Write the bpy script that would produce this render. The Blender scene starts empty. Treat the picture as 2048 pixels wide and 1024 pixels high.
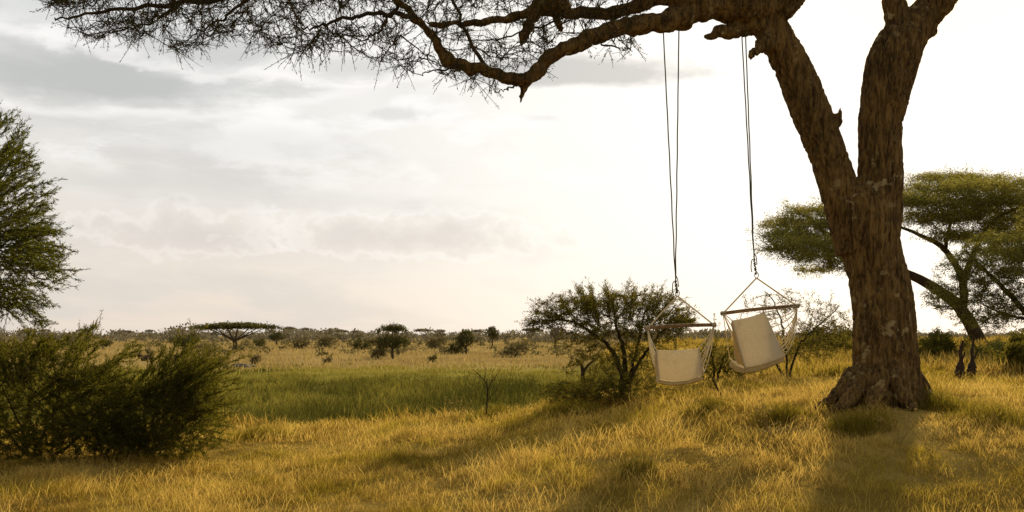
import bpy, math, random
import numpy as np
from mathutils import Vector, noise
rng=np.random.default_rng(7); random.seed(7)
F=1991.; HOR=670.; CZ=1.95
scn=bpy.context.scene; col=scn.collection
R=math.radians
SAZ,SEL=R(23.5),R(20.5)
SUN=np.array([math.sin(SAZ)*math.cos(SEL),math.cos(SAZ)*math.cos(SEL),math.sin(SEL)])

def at(px,py,Y): return np.array([(px-1024)/F*Y,Y,CZ+(HOR-py)/F*Y])
def ss(a,b,t):
    t=np.clip((np.asarray(t,float)-a)/(b-a),0,1); return t*t*(3-2*t)
_lat=np.random.default_rng(3).random((256,256))
def vn(x,y):
    x=np.asarray(x,float);y=np.asarray(y,float)
    xi=np.floor(x).astype(int);yi=np.floor(y).astype(int);fx=x-xi;fy=y-yi
    fx=fx*fx*(3-2*fx);fy=fy*fy*(3-2*fy)
    g=lambda a,b:_lat[a%256,b%256]
    return (g(xi,yi)*(1-fx)+g(xi+1,yi)*fx)*(1-fy)+(g(xi,yi+1)*(1-fx)+g(xi+1,yi+1)*fx)*fy
def fbm(x,y):
    return vn(x,y)*.55+vn(x*2.1+7,y*2.1+3)*.3+vn(x*4.3+1,y*4.3+9)*.15
def marsh(x,y):
    rm=ss(0,4,x-(0.5+.055*y)+2.2*(fbm(y*.08,x*.08)-.5))*(1-ss(60,160,y))
    e=20.3+1.6*(fbm(x*.25,3.3)-.5)
    return ss(0,7,y-e)*(1-rm)
def rel(x,y):
    x=np.asarray(x,float);y=np.asarray(y,float)
    near=-1.95+1.0*ss(-4.5,6,x)*ss(7,14,y)+.45*ss(5,14,x)*ss(18,45,y)
    near=near+.20*(fbm(x*.45,y*.45)-.5)+.10*(vn(x*1.9,y*1.9)-.5)
    m=marsh(x,y)
    low=-3.2+.25*(fbm(x*.06,y*.06)-.5)
    return near*(1-m)+low*m
def H(x,y): return rel(x,y)+CZ
def ground(px,Y):
    x=(px-1024)/F*Y
    return np.array([x,Y,float(H(x,Y))])

# ---------------------------------------------------------------- mesh builder
class MB:
    def __init__(s): s.V=[];s.F=[];s.T=[];s.n=0
    def add(s,V,Fc,tint=None):
        V=np.asarray(V,float); Fc=np.asarray(Fc,int)
        s.V.append(V); s.F.append(Fc+s.n)
        s.T.append(np.full(len(V),.5) if tint is None else np.asarray(tint,float)); s.n+=len(V)
    def tube(s,P,Rr,k=6,cap=False,tint=None):
        P=np.asarray(P,float);n=len(P); Rr=np.broadcast_to(np.asarray(Rr,float),(n,))
        T=np.gradient(P,axis=0); T/=np.linalg.norm(T,axis=1)[:,None]+1e-9
        m=np.abs((P[-1]-P[0])); ref=np.zeros(3); ref[int(np.argmin(m))]=1
        a=np.cross(T,ref); a/=np.linalg.norm(a,axis=1)[:,None]+1e-9
        b=np.cross(T,a)
        th=np.linspace(0,2*np.pi,k,endpoint=False)
        V=P[:,None]+Rr[:,None,None]*(a[:,None]*np.cos(th)[None,:,None]+b[:,None]*np.sin(th)[None,:,None])
        V=V.reshape(-1,3)
        i=np.arange(n-1)[:,None]*k; j=np.arange(k)[None]; j2=(j+1)%k
        Q=np.stack([i+j,i+j2,i+k+j2,i+k+j],-1).reshape(-1,4)
        s.add(V,Q,None if tint is None else np.full(len(V),tint))
        if cap:
            for e,idx in ((0,0),(1,n-1)):
                ring=V[idx*k:(idx+1)*k]; c=P[idx][None]
                VV=np.vstack([ring,c]); jj=np.arange(k); 
                t=np.stack([jj,(jj+1)%k,np.full(k,k)],-1)
                if e==0: t=t[:,::-1]
                s.add(VV,t)
    def leaves(s,C,D,L,W,tint=None):
        n=len(C); D=D/(np.linalg.norm(D,axis=1)[:,None]+1e-9)
        r=rng.normal(size=(n,3)); S=np.cross(D,r); S/=np.linalg.norm(S,axis=1)[:,None]+1e-9
        L=np.broadcast_to(L,(n,))[:,None]; W=np.broadcast_to(W,(n,))[:,None]
        V=np.stack([C,C+D*L*.5+S*W*.5,C+D*L,C+D*L*.5-S*W*.5],1).reshape(-1,3)
        Q=np.arange(n*4).reshape(n,4)
        t=rng.random(n) if tint is None else tint
        s.add(V,Q,np.repeat(t,4))
    def build(s,name,mat,parent=None,smooth=True):
        V=np.vstack(s.V).copy()
        if parent is not None: V-=np.array(parent.location)[None]
        me=bpy.data.meshes.new(name)
        me.vertices.add(len(V)); me.vertices.foreach_set('co',V.astype(np.float32).ravel())
        li=np.concatenate([f.ravel() for f in s.F]); cnt=np.concatenate([np.full(len(f),f.shape[1]) for f in s.F])
        st=np.concatenate([[0],np.cumsum(cnt)[:-1]])
        me.loops.add(len(li)); me.loops.foreach_set('vertex_index',li.astype(np.int32))
        me.polygons.add(len(cnt)); me.polygons.foreach_set('loop_start',st.astype(np.int32))
        me.update(calc_edges=True)
        at_=me.attributes.new('tint','FLOAT','POINT'); at_.data.foreach_set('value',np.concatenate(s.T).astype(np.float32))
        me.polygons.foreach_set('use_smooth',np.full(len(cnt),smooth))
        me.materials.append(mat)
        o=bpy.data.objects.new(name,me); col.objects.link(o)
        if parent is not None: o.parent=parent
        return o
def tag(o,label=None,cat=None,group=None,kind=None):
    if label:o['label']=label
    if cat:o['category']=cat
    if group:o['group']=group
    if kind:o['kind']=kind
    return o
def thing(name,label,cat,loc,group=None):
    o=bpy.data.objects.new(name,None); o.empty_display_size=.2; col.objects.link(o); o.location=tuple(loc)
    return tag(o,label,cat,group)

# ---------------------------------------------------------------- materials
def newmat(name):
    m=bpy.data.materials.new(name); m.use_nodes=True; nt=m.node_tree; nt.nodes.clear()
    out=nt.nodes.new('ShaderNodeOutputMaterial'); return m,nt,out
def L(nt,a,b): nt.links.new(a,b)
def mixc(nt,fac,a,b):
    n=nt.nodes.new('ShaderNodeMix'); n.data_type='RGBA'
    for i,v in ((0,fac),(6,a),(7,b)):
        if isinstance(v,bpy.types.NodeSocket): L(nt,v,n.inputs[i])
        else: n.inputs[i].default_value=v if i==0 else (*v,1) if len(v)==3 else v
    return n.outputs[2]
def math_(nt,op,a,b=None,c=None):
    n=nt.nodes.new('ShaderNodeMath'); n.operation=op
    for i,v in enumerate((a,b,c)):
        if v is None: continue
        if isinstance(v,bpy.types.NodeSocket): L(nt,v,n.inputs[i])
        else: n.inputs[i].default_value=v
    return n.outputs[0]
def maprange(nt,v,a,b,c=0,d=1):
    n=nt.nodes.new('ShaderNodeMapRange'); n.interpolation_type='SMOOTHSTEP'
    L(nt,v,n.inputs[0])
    for i,x in enumerate((a,b,c,d)): n.inputs[i+1].default_value=x
    return n.outputs[0]
def noise_(nt,vec,scale,detail=4,rough=.55,dist=0):
    n=nt.nodes.new('ShaderNodeTexNoise'); n.inputs['Scale'].default_value=scale; n.inputs['Detail'].default_value=detail; n.inputs['Roughness'].default_value=rough; n.inputs['Distortion'].default_value=dist
    if vec is not None: L(nt,vec,n.inputs['Vector'])
    return n.outputs[0]
def geo(nt): return nt.nodes.new('ShaderNodeNewGeometry').outputs['Position']
def scaled(nt,v,s):
    n=nt.nodes.new('ShaderNodeMapping'); L(nt,v,n.inputs[0]); n.inputs['Scale'].default_value=s; return n.outputs[0]
def attr(nt,name):
    n=nt.nodes.new('ShaderNodeAttribute'); n.attribute_name=name; return n.outputs['Fac']

def mat_plant(name,dark,light,trans=.4,tcol=None,patch=.6,pa=None,pr=(.42,.66),pm=1.0):
    m,nt,out=newmat(name)
    c=mixc(nt,attr(nt,'tint'),dark,light)
    if pa is not None:
        p2=mixc(nt,attr(nt,'tint'),tuple(x*.45 for x in pa),tuple(x*1.35 for x in pa))
        c=mixc(nt,maprange(nt,noise_(nt,geo(nt),patch,4,.6),pr[0],pr[1],0,pm),c,p2)
    d=nt.nodes.new('ShaderNodeBsdfDiffuse'); t=nt.nodes.new('ShaderNodeBsdfTranslucent'); mx=nt.nodes.new('ShaderNodeMixShader')
    L(nt,c,d.inputs[0])
    if tcol is None: L(nt,c,t.inputs[0])
    else: L(nt,mixc(nt,attr(nt,'tint'),tuple(x*.6 for x in tcol),tcol),t.inputs[0])
    mx.inputs[0].default_value=trans; L(nt,d.outputs[0],mx.inputs[1]); L(nt,t.outputs[0],mx.inputs[2]); L(nt,mx.outputs[0],out.inputs[0])
    return m
def mat_bark(name,a,b,lichen=None,bump=.6):
    m,nt,out=newmat(name); p=nt.nodes.new('ShaderNodeBsdfPrincipled'); p.inputs['Roughness'].default_value=.95
    p.inputs['Specular IOR Level'].default_value=.15
    g=geo(nt); v=scaled(nt,g,(9,9,1.6)); n1=noise_(nt,v,1.8,6,.65); n2=noise_(nt,g,1.7,3); n3=noise_(nt,scaled(nt,g,(30,30,7)),1.3,4,.6)
    c=mixc(nt,maprange(nt,n1,.38,.62),a,b); c=mixc(nt,maprange(nt,n2,.35,.7,0,.5),c,tuple(x*.55 for x in a)); c=mixc(nt,maprange(nt,n3,.45,.7,0,.55),c,tuple(x*1.35 for x in b))
    if lichen:
        f=maprange(nt,noise_(nt,g,5.5,5,.6),.57,.64); f2=maprange(nt,noise_(nt,g,1.1,2),.44,.58)
        c=mixc(nt,math_(nt,'MULTIPLY',math_(nt,'MULTIPLY',f,f2),.8),c,lichen)
    L(nt,c,p.inputs['Base Color'])
    bp=nt.nodes.new('ShaderNodeBump'); bp.inputs['Strength'].default_value=bump; bp.inputs['Distance'].default_value=.05
    L(nt,math_(nt,'ADD',n1,math_(nt,'MULTIPLY',n3,.5)),bp.inputs['Height']); L(nt,bp.outputs[0],p.inputs['Normal']); L(nt,p.outputs[0],out.inputs[0])
    return m
def mat_simple(name,a,b,scale=20,rough=.8,trans=0,bump=.2):
    m,nt,out=newmat(name); p=nt.nodes.new('ShaderNodeBsdfPrincipled'); p.inputs['Roughness'].default_value=rough
    p.inputs['Specular IOR Level'].default_value=.2
    g=geo(nt); n=noise_(nt,g,scale,4); n5=noise_(nt,g,5,3); c=mixc(nt,maprange(nt,n,.35,.65),a,b); c=mixc(nt,maprange(nt,n5,.5,.75,0,.35),c,tuple(x*.72 for x in a)); L(nt,c,p.inputs['Base Color'])
    bp=nt.nodes.new('ShaderNodeBump'); bp.inputs['Strength'].default_value=bump; bp.inputs['Distance'].default_value=.01
    L(nt,n,bp.inputs['Height']); L(nt,bp.outputs[0],p.inputs['Normal'])
    if trans:
        t=nt.nodes.new('ShaderNodeBsdfTranslucent'); L(nt,c,t.inputs[0]); mx=nt.nodes.new('ShaderNodeMixShader'); mx.inputs[0].default_value=trans
        L(nt,p.outputs[0],mx.inputs[1]); L(nt,t.outputs[0],mx.inputs[2]); L(nt,mx.outputs[0],out.inputs[0])
    else: L(nt,p.outputs[0],out.inputs[0])
    return m

M_bark=mat_bark('acacia_bark',(.058,.034,.012),(.23,.138,.043),(.40,.30,.14),.9)
M_twig=mat_bark('twig_bark',(.035,.024,.012),(.08,.055,.027),None,.2)
M_deadwood=mat_bark('dead_wood',(.03,.02,.012),(.08,.05,.03),None,.4)
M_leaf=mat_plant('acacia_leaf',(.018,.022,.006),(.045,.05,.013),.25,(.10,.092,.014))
M_leafbg=mat_plant('acacia_leaf_behind',(.080,.084,.023),(.175,.165,.042),.43,(.47,.41,.075))  # lightened, more translucent leaf colour imitates haze in front of the background trees
M_thorntree=mat_plant('thorn_tree_leaf',(.018,.027,.006),(.062,.076,.013),.34,(.24,.24,.028))
M_thorn=mat_plant('thorn_leaf',(.020,.027,.006),(.075,.080,.014),.38,(.29,.26,.03))
M_bush=mat_plant('bush_leaf',(.036,.039,.009),(.115,.105,.022),.38,(.32,.265,.038))
M_far=mat_plant('far_leaf',(.055,.06,.022),(.11,.105,.04),.3,(.2,.18,.05))  # slightly paler leaf colour, with some distance haze painted in
M_haze=mat_plant('hazy_leaf',(.17,.15,.10),(.27,.235,.155),.3)  # atmospheric haze painted into the foliage colour; there is no haze volume
M_scrub=mat_plant('scrub_leaf',(.11,.095,.04),(.23,.19,.08),.35)  # olive paled to include painted distance haze
M_fartrunk=mat_bark('far_bark',(.06,.045,.03),(.12,.09,.06),None,.1)
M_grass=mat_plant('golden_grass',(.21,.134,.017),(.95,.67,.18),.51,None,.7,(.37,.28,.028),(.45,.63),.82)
M_plain=mat_plant('plain_grass',(.28,.195,.065),(.54,.41,.16),.4)
M_marsh=mat_plant('marsh_grass',(.068,.070,.014),(.35,.29,.055),.43,None,.16,(.15,.14,.026),(.45,.6),.6)
M_weed=mat_plant('dry_weed_stem',(.22,.16,.05),(.50,.37,.13),.4)
M_tuss=mat_plant('dark_tussock',(.11,.09,.012),(.42,.32,.042),.48)
M_canvas=mat_simple('canvas',(.70,.61,.43),(.79,.70,.51),60,.9,.40,.15)
M_cushion=mat_simple('seat_canvas',(.54,.40,.18),(.64,.50,.25),50,.9,.30,.15)
M_cord=mat_simple('cotton_cord',(.70,.59,.38),(.82,.72,.50),80,.9,.25,.2)
M_rope=mat_simple('dark_rope',(.045,.05,.025),(.10,.10,.05),90,.8,0,.4)
M_wood=mat_simple('bar_wood',(.15,.085,.033),(.26,.155,.065),30,.6,0,.2)
M_metal=mat_simple('dull_metal',(.20,.19,.17),(.3,.28,.25),50,.45,0,.05)
M_rock=mat_simple('grey_rock',(.10,.09,.075),(.22,.19,.15),4,.95,0,.6)

# ---------------------------------------------------------------- ground
def make_ground():
    ys=np.concatenate([np.linspace(-25,4,16),np.linspace(4.5,30,150),np.geomspace(30.5,5000,170)])
    ts=np.linspace(-1,1,261)
    X=ts[None]*(1.4*np.maximum(ys,0)[:,None]+25); Y=np.repeat(ys[:,None],261,1)
    Z=H(X,Y)
    V=np.stack([X,Y,Z],-1).reshape(-1,3); n=len(ys); k=261
    i=np.arange(n-1)[:,None]*k; j=np.arange(k-1)[None]
    Q=np.stack([i+j,i+j+1,i+k+j+1,i+k+j],-1).reshape(-1,4)
    b=MB(); 
    mm=marsh(X,Y)*(1-ss(76,114,Y+56*(fbm(X*.05,Y*.03)-.5)))*ss(-60,-34,X+20*(fbm(X*.06+4,Y*.06)-.5))
    b.add(V,Q,mm.ravel())
    m,nt,out=newmat('savanna_ground'); g=geo(nt)
    n1=noise_(nt,g,.9,6,.65); n2=noise_(nt,scaled(nt,g,(1,.35,1)),.05,5,.6); n3=noise_(nt,g,7,5,.7); n4=noise_(nt,scaled(nt,g,(1,.5,1)),.3,6,.65)
    dry=mixc(nt,maprange(nt,n1,.35,.65),(.19,.125,.024),(.37,.255,.065))
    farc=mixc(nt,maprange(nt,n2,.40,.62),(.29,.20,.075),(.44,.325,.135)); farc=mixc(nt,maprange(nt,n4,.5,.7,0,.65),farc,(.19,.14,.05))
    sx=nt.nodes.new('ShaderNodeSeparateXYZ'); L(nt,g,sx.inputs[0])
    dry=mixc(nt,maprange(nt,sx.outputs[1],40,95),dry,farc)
    dry=mixc(nt,maprange(nt,n3,.5,.75,0,.6),dry,(.11,.075,.016))
    grn=mixc(nt,maprange(nt,n4,.38,.64),(.062,.064,.014),(.21,.18,.036)); grn=mixc(nt,maprange(nt,n3,.4,.7,0,.6),grn,(.045,.046,.010))
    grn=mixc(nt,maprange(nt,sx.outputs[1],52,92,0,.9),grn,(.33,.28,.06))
    tt=maprange(nt,math_(nt,'ADD',attr(nt,'tint'),math_(nt,'MULTIPLY',math_(nt,'SUBTRACT',n4,.5),1.2)),.15,.95)
    c=mixc(nt,tt,dry,grn)
    d=nt.nodes.new('ShaderNodeBsdfDiffuse'); L(nt,c,d.inputs[0])
    bp=nt.nodes.new('ShaderNodeBump'); bp.inputs['Strength'].default_value=.8; bp.inputs['Distance'].default_value=.1; L(nt,n3,bp.inputs['Height']); L(nt,bp.outputs[0],d.inputs['Normal'])
    L(nt,d.outputs[0],out.inputs[0])
    o=b.build('ground',m); tag(o,'savanna ground sloping from a golden bank to a green marsh and far plain','ground',None,'structure')
make_ground()

# ---------------------------------------------------------------- grass
def blades(b,x,y,h,w,lean,tint,low=.5):
    n=len(x); z=H(x,y)-.02; P=np.stack([x,y,z],-1)
    az=rng.random(n)*2*np.pi; D=np.stack([np.cos(az),np.sin(az),np.zeros(n)],-1)
    a2=rng.random(n)*np.pi; S=np.stack([np.cos(a2),np.sin(a2)*.5,np.zeros(n)],-1)*(w/2)[:,None]
    up=np.array([0,0,1.])
    ln=(lean*h)[:,None]; hh=h[:,None]
    m=P+up*hh*.55+D*ln*.3; t=P+up*hh*(1-.3*lean[:,None])+D*ln
    V=np.stack([P-S,P+S,m+S*.8,m-S*.8,t],1).reshape(-1,3)
    o=np.arange(n)[:,None]*5
    Fc=np.concatenate([o+np.array([[0,1,2]]),o+np.array([[0,2,3]]),o+np.array([[3,2,4]])])
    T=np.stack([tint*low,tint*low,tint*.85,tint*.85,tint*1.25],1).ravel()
    b.add(V,Fc,np.clip(T,0,1))
TR=at(1770,800,14.0)
def golden():
    b=MB(); n=360000
    y=4.3+(25-4.3)*rng.random(n)**1.05; x=(rng.random(n)*2-1)*(.54*y+.8)
    k=(marsh(x,y)<.05+.95*rng.random(n)**1.6)&(np.hypot(x-TR[0],(y-14)*1.0)>.40); x=x[k];y=y[k]
    c=fbm(x*1.1,y*1.1); c2=vn(x*.35+40,y*.35); c4=vn(x*3.3+11,y*3.3); c5=vn(x*.8+70,y*.5+20); c6=vn(x*7+3,y*7+50)
    cl=.34*c+.28*c4+.12*c2+.26*c6
    k=rng.random(len(x))<np.clip((cl-.30)*4,.38,1); x=x[k];y=y[k];c=c[k];c2=c2[k];cl=cl[k];c5=c5[k]; n=len(x)
    h=(.06+.23*np.clip((cl-.42)*3.1,0,1)**1.3)*(.4+.95*rng.random(n))
    w=(.0021+.00040*y)*(.6+.8*rng.random(n))
    lean=.25+1.2*rng.random(n)
    tint=np.clip(.05+.8*rng.random(n)**1.2+.65*(c5-.45)+.3*(.5-cl),0,1)
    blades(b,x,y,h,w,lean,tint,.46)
    n=30000; y=5+19*rng.random(n); x=(rng.random(n)*2-1)*(.54*y+.6)
    k=(marsh(x,y)<.6)&(fbm(x*.6+9,y*.6)>.36+.16*rng.random(n)); x=x[k];y=y[k]; n=len(x)
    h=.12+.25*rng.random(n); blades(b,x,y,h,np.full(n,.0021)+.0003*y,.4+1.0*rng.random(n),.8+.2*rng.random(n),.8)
    n=90000; y=22+70*rng.random(n)**1.6; x=(rng.random(n)*2-1)*(.56*y)
    k=marsh(x,y)<.2+.6*rng.random(n); x=x[k];y=y[k];n=len(x); c=fbm(x*.5,y*.5)
    h=(.12+.5*np.clip(c*1.6-.45,0,1))*(.6+.8*rng.random(n))
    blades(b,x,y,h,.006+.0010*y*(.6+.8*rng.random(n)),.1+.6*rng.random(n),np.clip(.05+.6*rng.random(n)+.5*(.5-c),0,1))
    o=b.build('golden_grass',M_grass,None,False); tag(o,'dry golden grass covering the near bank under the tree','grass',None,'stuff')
    b=MB(); n=130000; y=20.5+90*rng.random(n)**1.45; x=(rng.random(n)*2-1)*(.56*y)
    k=(marsh(x,y)>.1+.85*rng.random(n))&(x>-58+24*rng.random(n))&(y<70+42*rng.random(n)); x=x[k];y=y[k];n=len(x); c=fbm(x*.18,y*.18); c3=fbm(x*.45,y*.30); cb=fbm(x*.09+30,y*.045)
    far=ss(50,90,y); near=1-ss(22,34,y)
    k=rng.random(n)<np.clip((c3-.25)*4,.15,1); x=x[k];y=y[k];c=c[k];c3=c3[k];far=far[k];near=near[k];cb=cb[k];n=len(x)
    h=(.12+.75*np.clip(c3*2-.55,0,1))*(.5+.9*rng.random(n))*(1-.5*far)
    tint=np.clip(.08+.42*rng.random(n)+1.7*(c-.47)+2.2*(cb-.5)+.6*far+.6*near*rng.random(n)+.5*(rng.random(n)<.08),0,1)
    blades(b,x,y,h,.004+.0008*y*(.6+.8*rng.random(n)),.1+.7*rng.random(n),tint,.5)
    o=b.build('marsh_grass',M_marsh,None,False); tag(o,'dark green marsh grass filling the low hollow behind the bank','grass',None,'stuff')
    b=MB(); n=60000; y=80+320*rng.random(n)**1.4; x=(rng.random(n)*2-1)*(.56*y)
    k=fbm(x*.03,y*.015)+.25*rng.random(n)>.5; k&=(y>82+32*rng.random(n))|(x<-48)|(x>9); x=x[k];y=y[k];n=len(x)
    blades(b,x,y,(.2+.5*rng.random(n)),.05+.0006*y*rng.random(n),.1+.5*rng.random(n),rng.random(n))
    o=b.build('plain_grass',M_plain,None,False); tag(o,'pale dry grass on the far savanna plain','grass',None,'stuff')
    b=MB(); Cs=[]
    for i in range(900):
        Y=120+500*rng.random()**1.1; x=(rng.random()*2-1)*.6*Y
        if fbm(x*.02+3,Y*.012)<.44: continue
        z=float(H(x,Y)); w=.7+2.6*rng.random()**2; h=.5+1.6*rng.random()**2; n=26
        r=rng.normal(size=(n,3)); r/=np.linalg.norm(r,axis=1)[:,None]; r*=rng.random(n)[:,None]**.4
        C=r*[w,w,h*.6]+[x,Y,z+h*.45]; C[:,2]=np.maximum(C[:,2],z); Cs.append(C)
    C=np.vstack(Cs); b.leaves(C,rng.normal(size=C.shape)+[0,0,.6],.7,.35); tag(b.build('dry_scrub',M_scrub,None,False),'low dry scrub speckling the far plain','scrub',None,'stuff')
golden()

# ---------------------------------------------------------------- branch growth
def spline(P,n):
    P=np.asarray(P,float); k=len(P); t=np.linspace(0,k-1,n); i=np.clip(t.astype(int),0,k-2); u=(t-i)[:,None]
    p0=P[np.clip(i-1,0,k-1)];p1=P[i];p2=P[i+1];p3=P[np.clip(i+2,0,k-1)]
    return .5*((2*p1)+(-p0+p2)*u+(2*p0-5*p1+4*p2-p3)*u*u+(-p0+3*p1-3*p2+p3)*u**3)
def grow(seeds,targets,step=.15,bend=.12,wob=.03,lift=0.,flat=1.):
    seeds=np.asarray(seeds,float); targets=np.asarray(targets,float)
    d0=np.min(np.linalg.norm(targets[:,None]-seeds[None],axis=2),axis=1)
    nodes=np.zeros((len(seeds)+len(targets)*40,3)); n=len(seeds); nodes[:n]=seeds; paths=[]
    for ti in np.argsort(d0):
        t=targets[ti]; d=np.linalg.norm(nodes[:n]-t,axis=1); i=int(np.argmin(d)); Ln=d[i]
        if Ln<step*.4: continue
        k=min(38,max(2,int(Ln/step)+1)); s=np.linspace(0,1,k+1)[:,None]
        off=rng.normal(size=3)*Ln*bend*[1,1,flat]; off[2]+=lift*Ln
        pts=nodes[i]+(t-nodes[i])*s+off*(s*(1-s)*4)+rng.normal(size=(k+1,3))*wob*step*np.minimum(1,s*5)
        paths.append(pts)
        m=min(k,len(nodes)-n); nodes[n:n+m]=pts[1:1+m]; n+=m
    return paths
def twigs(b,paths,tip=.003,kr=.012,mx=.03,sides=4):
    for p in paths:
        Ln=np.linalg.norm(p[-1]-p[0]); r0=min(mx,tip+kr*Ln)
        b.tube(p,np.linspace(r0,tip,len(p)),sides)
def leafpts(paths,n,jit,frac=.2,align=.5,flat=1.):
    A=[];B=[]
    for p in paths:
        k=int(len(p)*frac); A.append(p[k:-1]);B.append(p[k+1:])
    A=np.vstack(A);B=np.vstack(B); ln=np.linalg.norm(B-A,axis=1); pr=ln/ln.sum()
    i=rng.choice(len(A),n,p=pr); u=rng.random(n)[:,None]
    C=A[i]+(B[i]-A[i])*u+rng.normal(size=(n,3))*jit*np.array([1,1,flat])
    D=(B[i]-A[i])/(ln[i][:,None]+1e-9)*align+ (lambda r:r/np.linalg.norm(r,axis=1)[:,None])(rng.normal(size=(n,3))*[1,1,.4+.6*flat])*(1-align)
    return C,D
def ell(px,py,rx,ry,n,Y,dY,shell=0.):
    r=rng.normal(size=(n,3)); r/=np.linalg.norm(r,axis=1)[:,None]; q=shell+(1-shell)*rng.random(n)**(1/3.); r*=q[:,None]
    return np.array([at(px+a*rx,py-c*ry,Y+bb*dY) for a,bb,c in r])

# ---------------------------------------------------------------- main acacia
def main_tree():
    D=14.0; base=ground(1770,D)
    root=thing('acacia_tree','large forked acacia with thick brown trunk holding the two hanging chairs','tree',base)
    b=MB()
    def limb(sec,n=40,k=20,wob=0):
        P=[];Rr=[]
        for s in sec:
            Y=s[3] if len(s)>3 else D
            P.append(at(s[0],s[1],Y)); Rr.append([s[2]/2/F*Y,0,0])
        Q=spline(P,n); r=spline(Rr,n)[:,0]
        if wob:
            Q=Q+rng.normal(size=(n,3))*wob; r=r*(1+.10*rng.normal(size=n))
        b.tube(Q,np.maximum(r,.01),k,True); return Q
    limb([(1775,850,175),(1774,795,144),(1771,700,125),(1765,600,118),(1746,520,112),(1732,450,120),(1722,400,110),(1716,372,70)],50,24)
    limb([(1720,500,95),(1702,440,88),(1682,390,80),(1667,340,78),(1645,280,78),(1622,220,78),(1582,130,72),(1545,62,70),(1520,15,76),(1490,-40,78)],50)
    limb([(1748,500,90),(1755,430,90),(1760,345,86),(1761,250,84),(1772,180,98),(1790,112,104),(1815,65,88)],40)
    limb([(1800,85,70),(1796,40,52),(1788,0,46),(1775,-60,44),(1740,-160,40)],24)
    limb([(1815,80,80),(1850,30,68),(1880,-5,64),(1930,-60,58),(2010,-150,46)],24)
    for (a0,a1,a2,w) in ((1712,1722,1708,32),(1745,1752,1756,42),(1795,1790,1798,42),(1828,1811,1830,32)):
        limb([(a2,815,w*1.25,13.6),(a1+2,740,w,13.66),(a1,660,w*.9,13.70),((a1+1752)/2,570,w*.7,13.77),(1740,500,w*.4,13.85)],30,10,.006)
    br=limb([(1600,-35,70,13.95),(1540,12,82,13.9),(1480,10,74,13.6),(1420,12,60,13.45),(1375,30,50,13.4),(1330,44,42,13.3),(1285,48,38,13.2),(1240,54,34,13.1),(1185,74,33,13.0),(1135,98,32,12.9),(1095,118,32,12.85),(1066,150,29,12.8),(1040,160,27,12.75),(985,146,24,12.7),(935,131,24,12.6),(897,122,27,12.55),(880,98,19,12.5),(860,66,17,12.4),(830,34,15,12.35),(800,5,14,12.3),(770,-25,13,12.2)],90,14,.013)
    limb([(1560,-10,60,13.9),(1450,-25,60,13.6),(1350,-20,48,13.4)],16,12)
    s3=limb([(1400,5,40,13.4),(1330,-8,34,13.3),(1240,22,26,13.3),(1150,26,24,13.3),(1080,22,22,13.2),(1000,40,16,13.1),(930,46,12,13.0),(860,48,9,12.9)],40,10,.012)
    limb([(1100,15,16,13.2),(1075,10,26,13.1),(1060,45,24,13.1),(1048,75,18,13.1),(1042,92,6,13.1)],16,8,.012)
    limb([(1075,10,30,13.1),(1100,0,40,13.1),(1130,20,26,13.1)],10,8,.015)
    limb([(1110,30,14,13.2),(1120,55,16,13.2),(1118,62,8,13.2)],8,8)
    limb([(1062,150,26,12.8),(1050,172,18,12.8),(1044,190,12,12.8),(1041,206,4,12.8)],12,8,.006)
    limb([(900,122,24,12.55),(888,108,20,12.55),(882,100,10,12.55)],8,8)
    limb([(1545,70,44,13.9),(1522,92,28,13.7),(1507,105,18,13.6),(1500,118,10,13.6)],12,10,.008)
    limb([(1535,40,46,13.8),(1470,62,32,13.6),(1440,62,24,13.5),(1425,72,16,13.5),(1408,74,10,13.5)],16,10,.008)
    limb([(1660,262,34),(1674,240,24),(1680,222,10),(1681,212,4)],10,8)
    limb([(1845,70,30),(1862,66,26),(1876,64,8)],8,8)
    limb([(1800,215,16),(1812,206,10),(1815,200,4)],6,8)
    for (px,py,Y,w) in ((1618,806,13.6,30),(1658,822,13.2,34),(1738,858,13.05,40),(1828,848,13.1,40),(1898,802,13.8,34),(1864,790,14.5,30),(1672,790,14.5,30)):
        e=at(px,py,Y); e[2]=H(e[0],e[1])+.0; s=at(1772+(px-1772)*.38,750,D+(Y-D)*.44); m=(s+e)/2; m[2]=s[2]*.22+e[2]*.78+.05
        Q=spline([s,m,e],16)+rng.normal(size=(16,3))*.008; b.tube(Q,np.linspace(.17,w/2/F*D*.42,16),12,True)
    o=b.build('trunk',M_bark,root)
    md=o.modifiers.new('r','REMESH'); md.mode='VOXEL'; md.voxel_size=.020
    sm=o.modifiers.new('s','SMOOTH'); sm.factor=.5; sm.iterations=3
    bpy.context.view_layer.update()
    me=bpy.data.meshes.new_from_object(o.evaluated_get(bpy.context.evaluated_depsgraph_get()))
    o.modifiers.clear(); o.data=me
    if not me.materials: me.materials.append(M_bark)
    n=len(me.vertices); co=np.zeros(n*3); me.vertices.foreach_get('co',co); co=co.reshape(-1,3); nr=np.zeros(n*3); me.vertices.foreach_get('normal',nr); nr=nr.reshape(-1,3)
    W=co+np.array(root.location)
    d=np.zeros(n)
    for i in range(n):
        p=W[i]
        if p[0]<3.0:
            d[i]=noise.noise(Vector((p[0]*6,p[1]*12,p[2]*12)))*.022+noise.noise(Vector((p[0]*18,p[1]*30,p[2]*30)))*.009
        else:
            big=noise.noise(Vector((p[0]*3.0,p[1]*3.0,p[2]*.6))); mid=noise.noise(Vector((p[0]*11+big*1.4,p[1]*11,p[2]*1.8+5))); fi=noise.noise(Vector((p[0]*26,p[1]*26,p[2]*11))); f2=noise.noise(Vector((p[0]*22+9,p[1]*22,p[2]*4.6)))
            d[i]=big*.034-.032*max(0,.22-abs(mid))/.22-.016*max(0,.2-abs(f2))/.2+fi*.010
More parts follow.
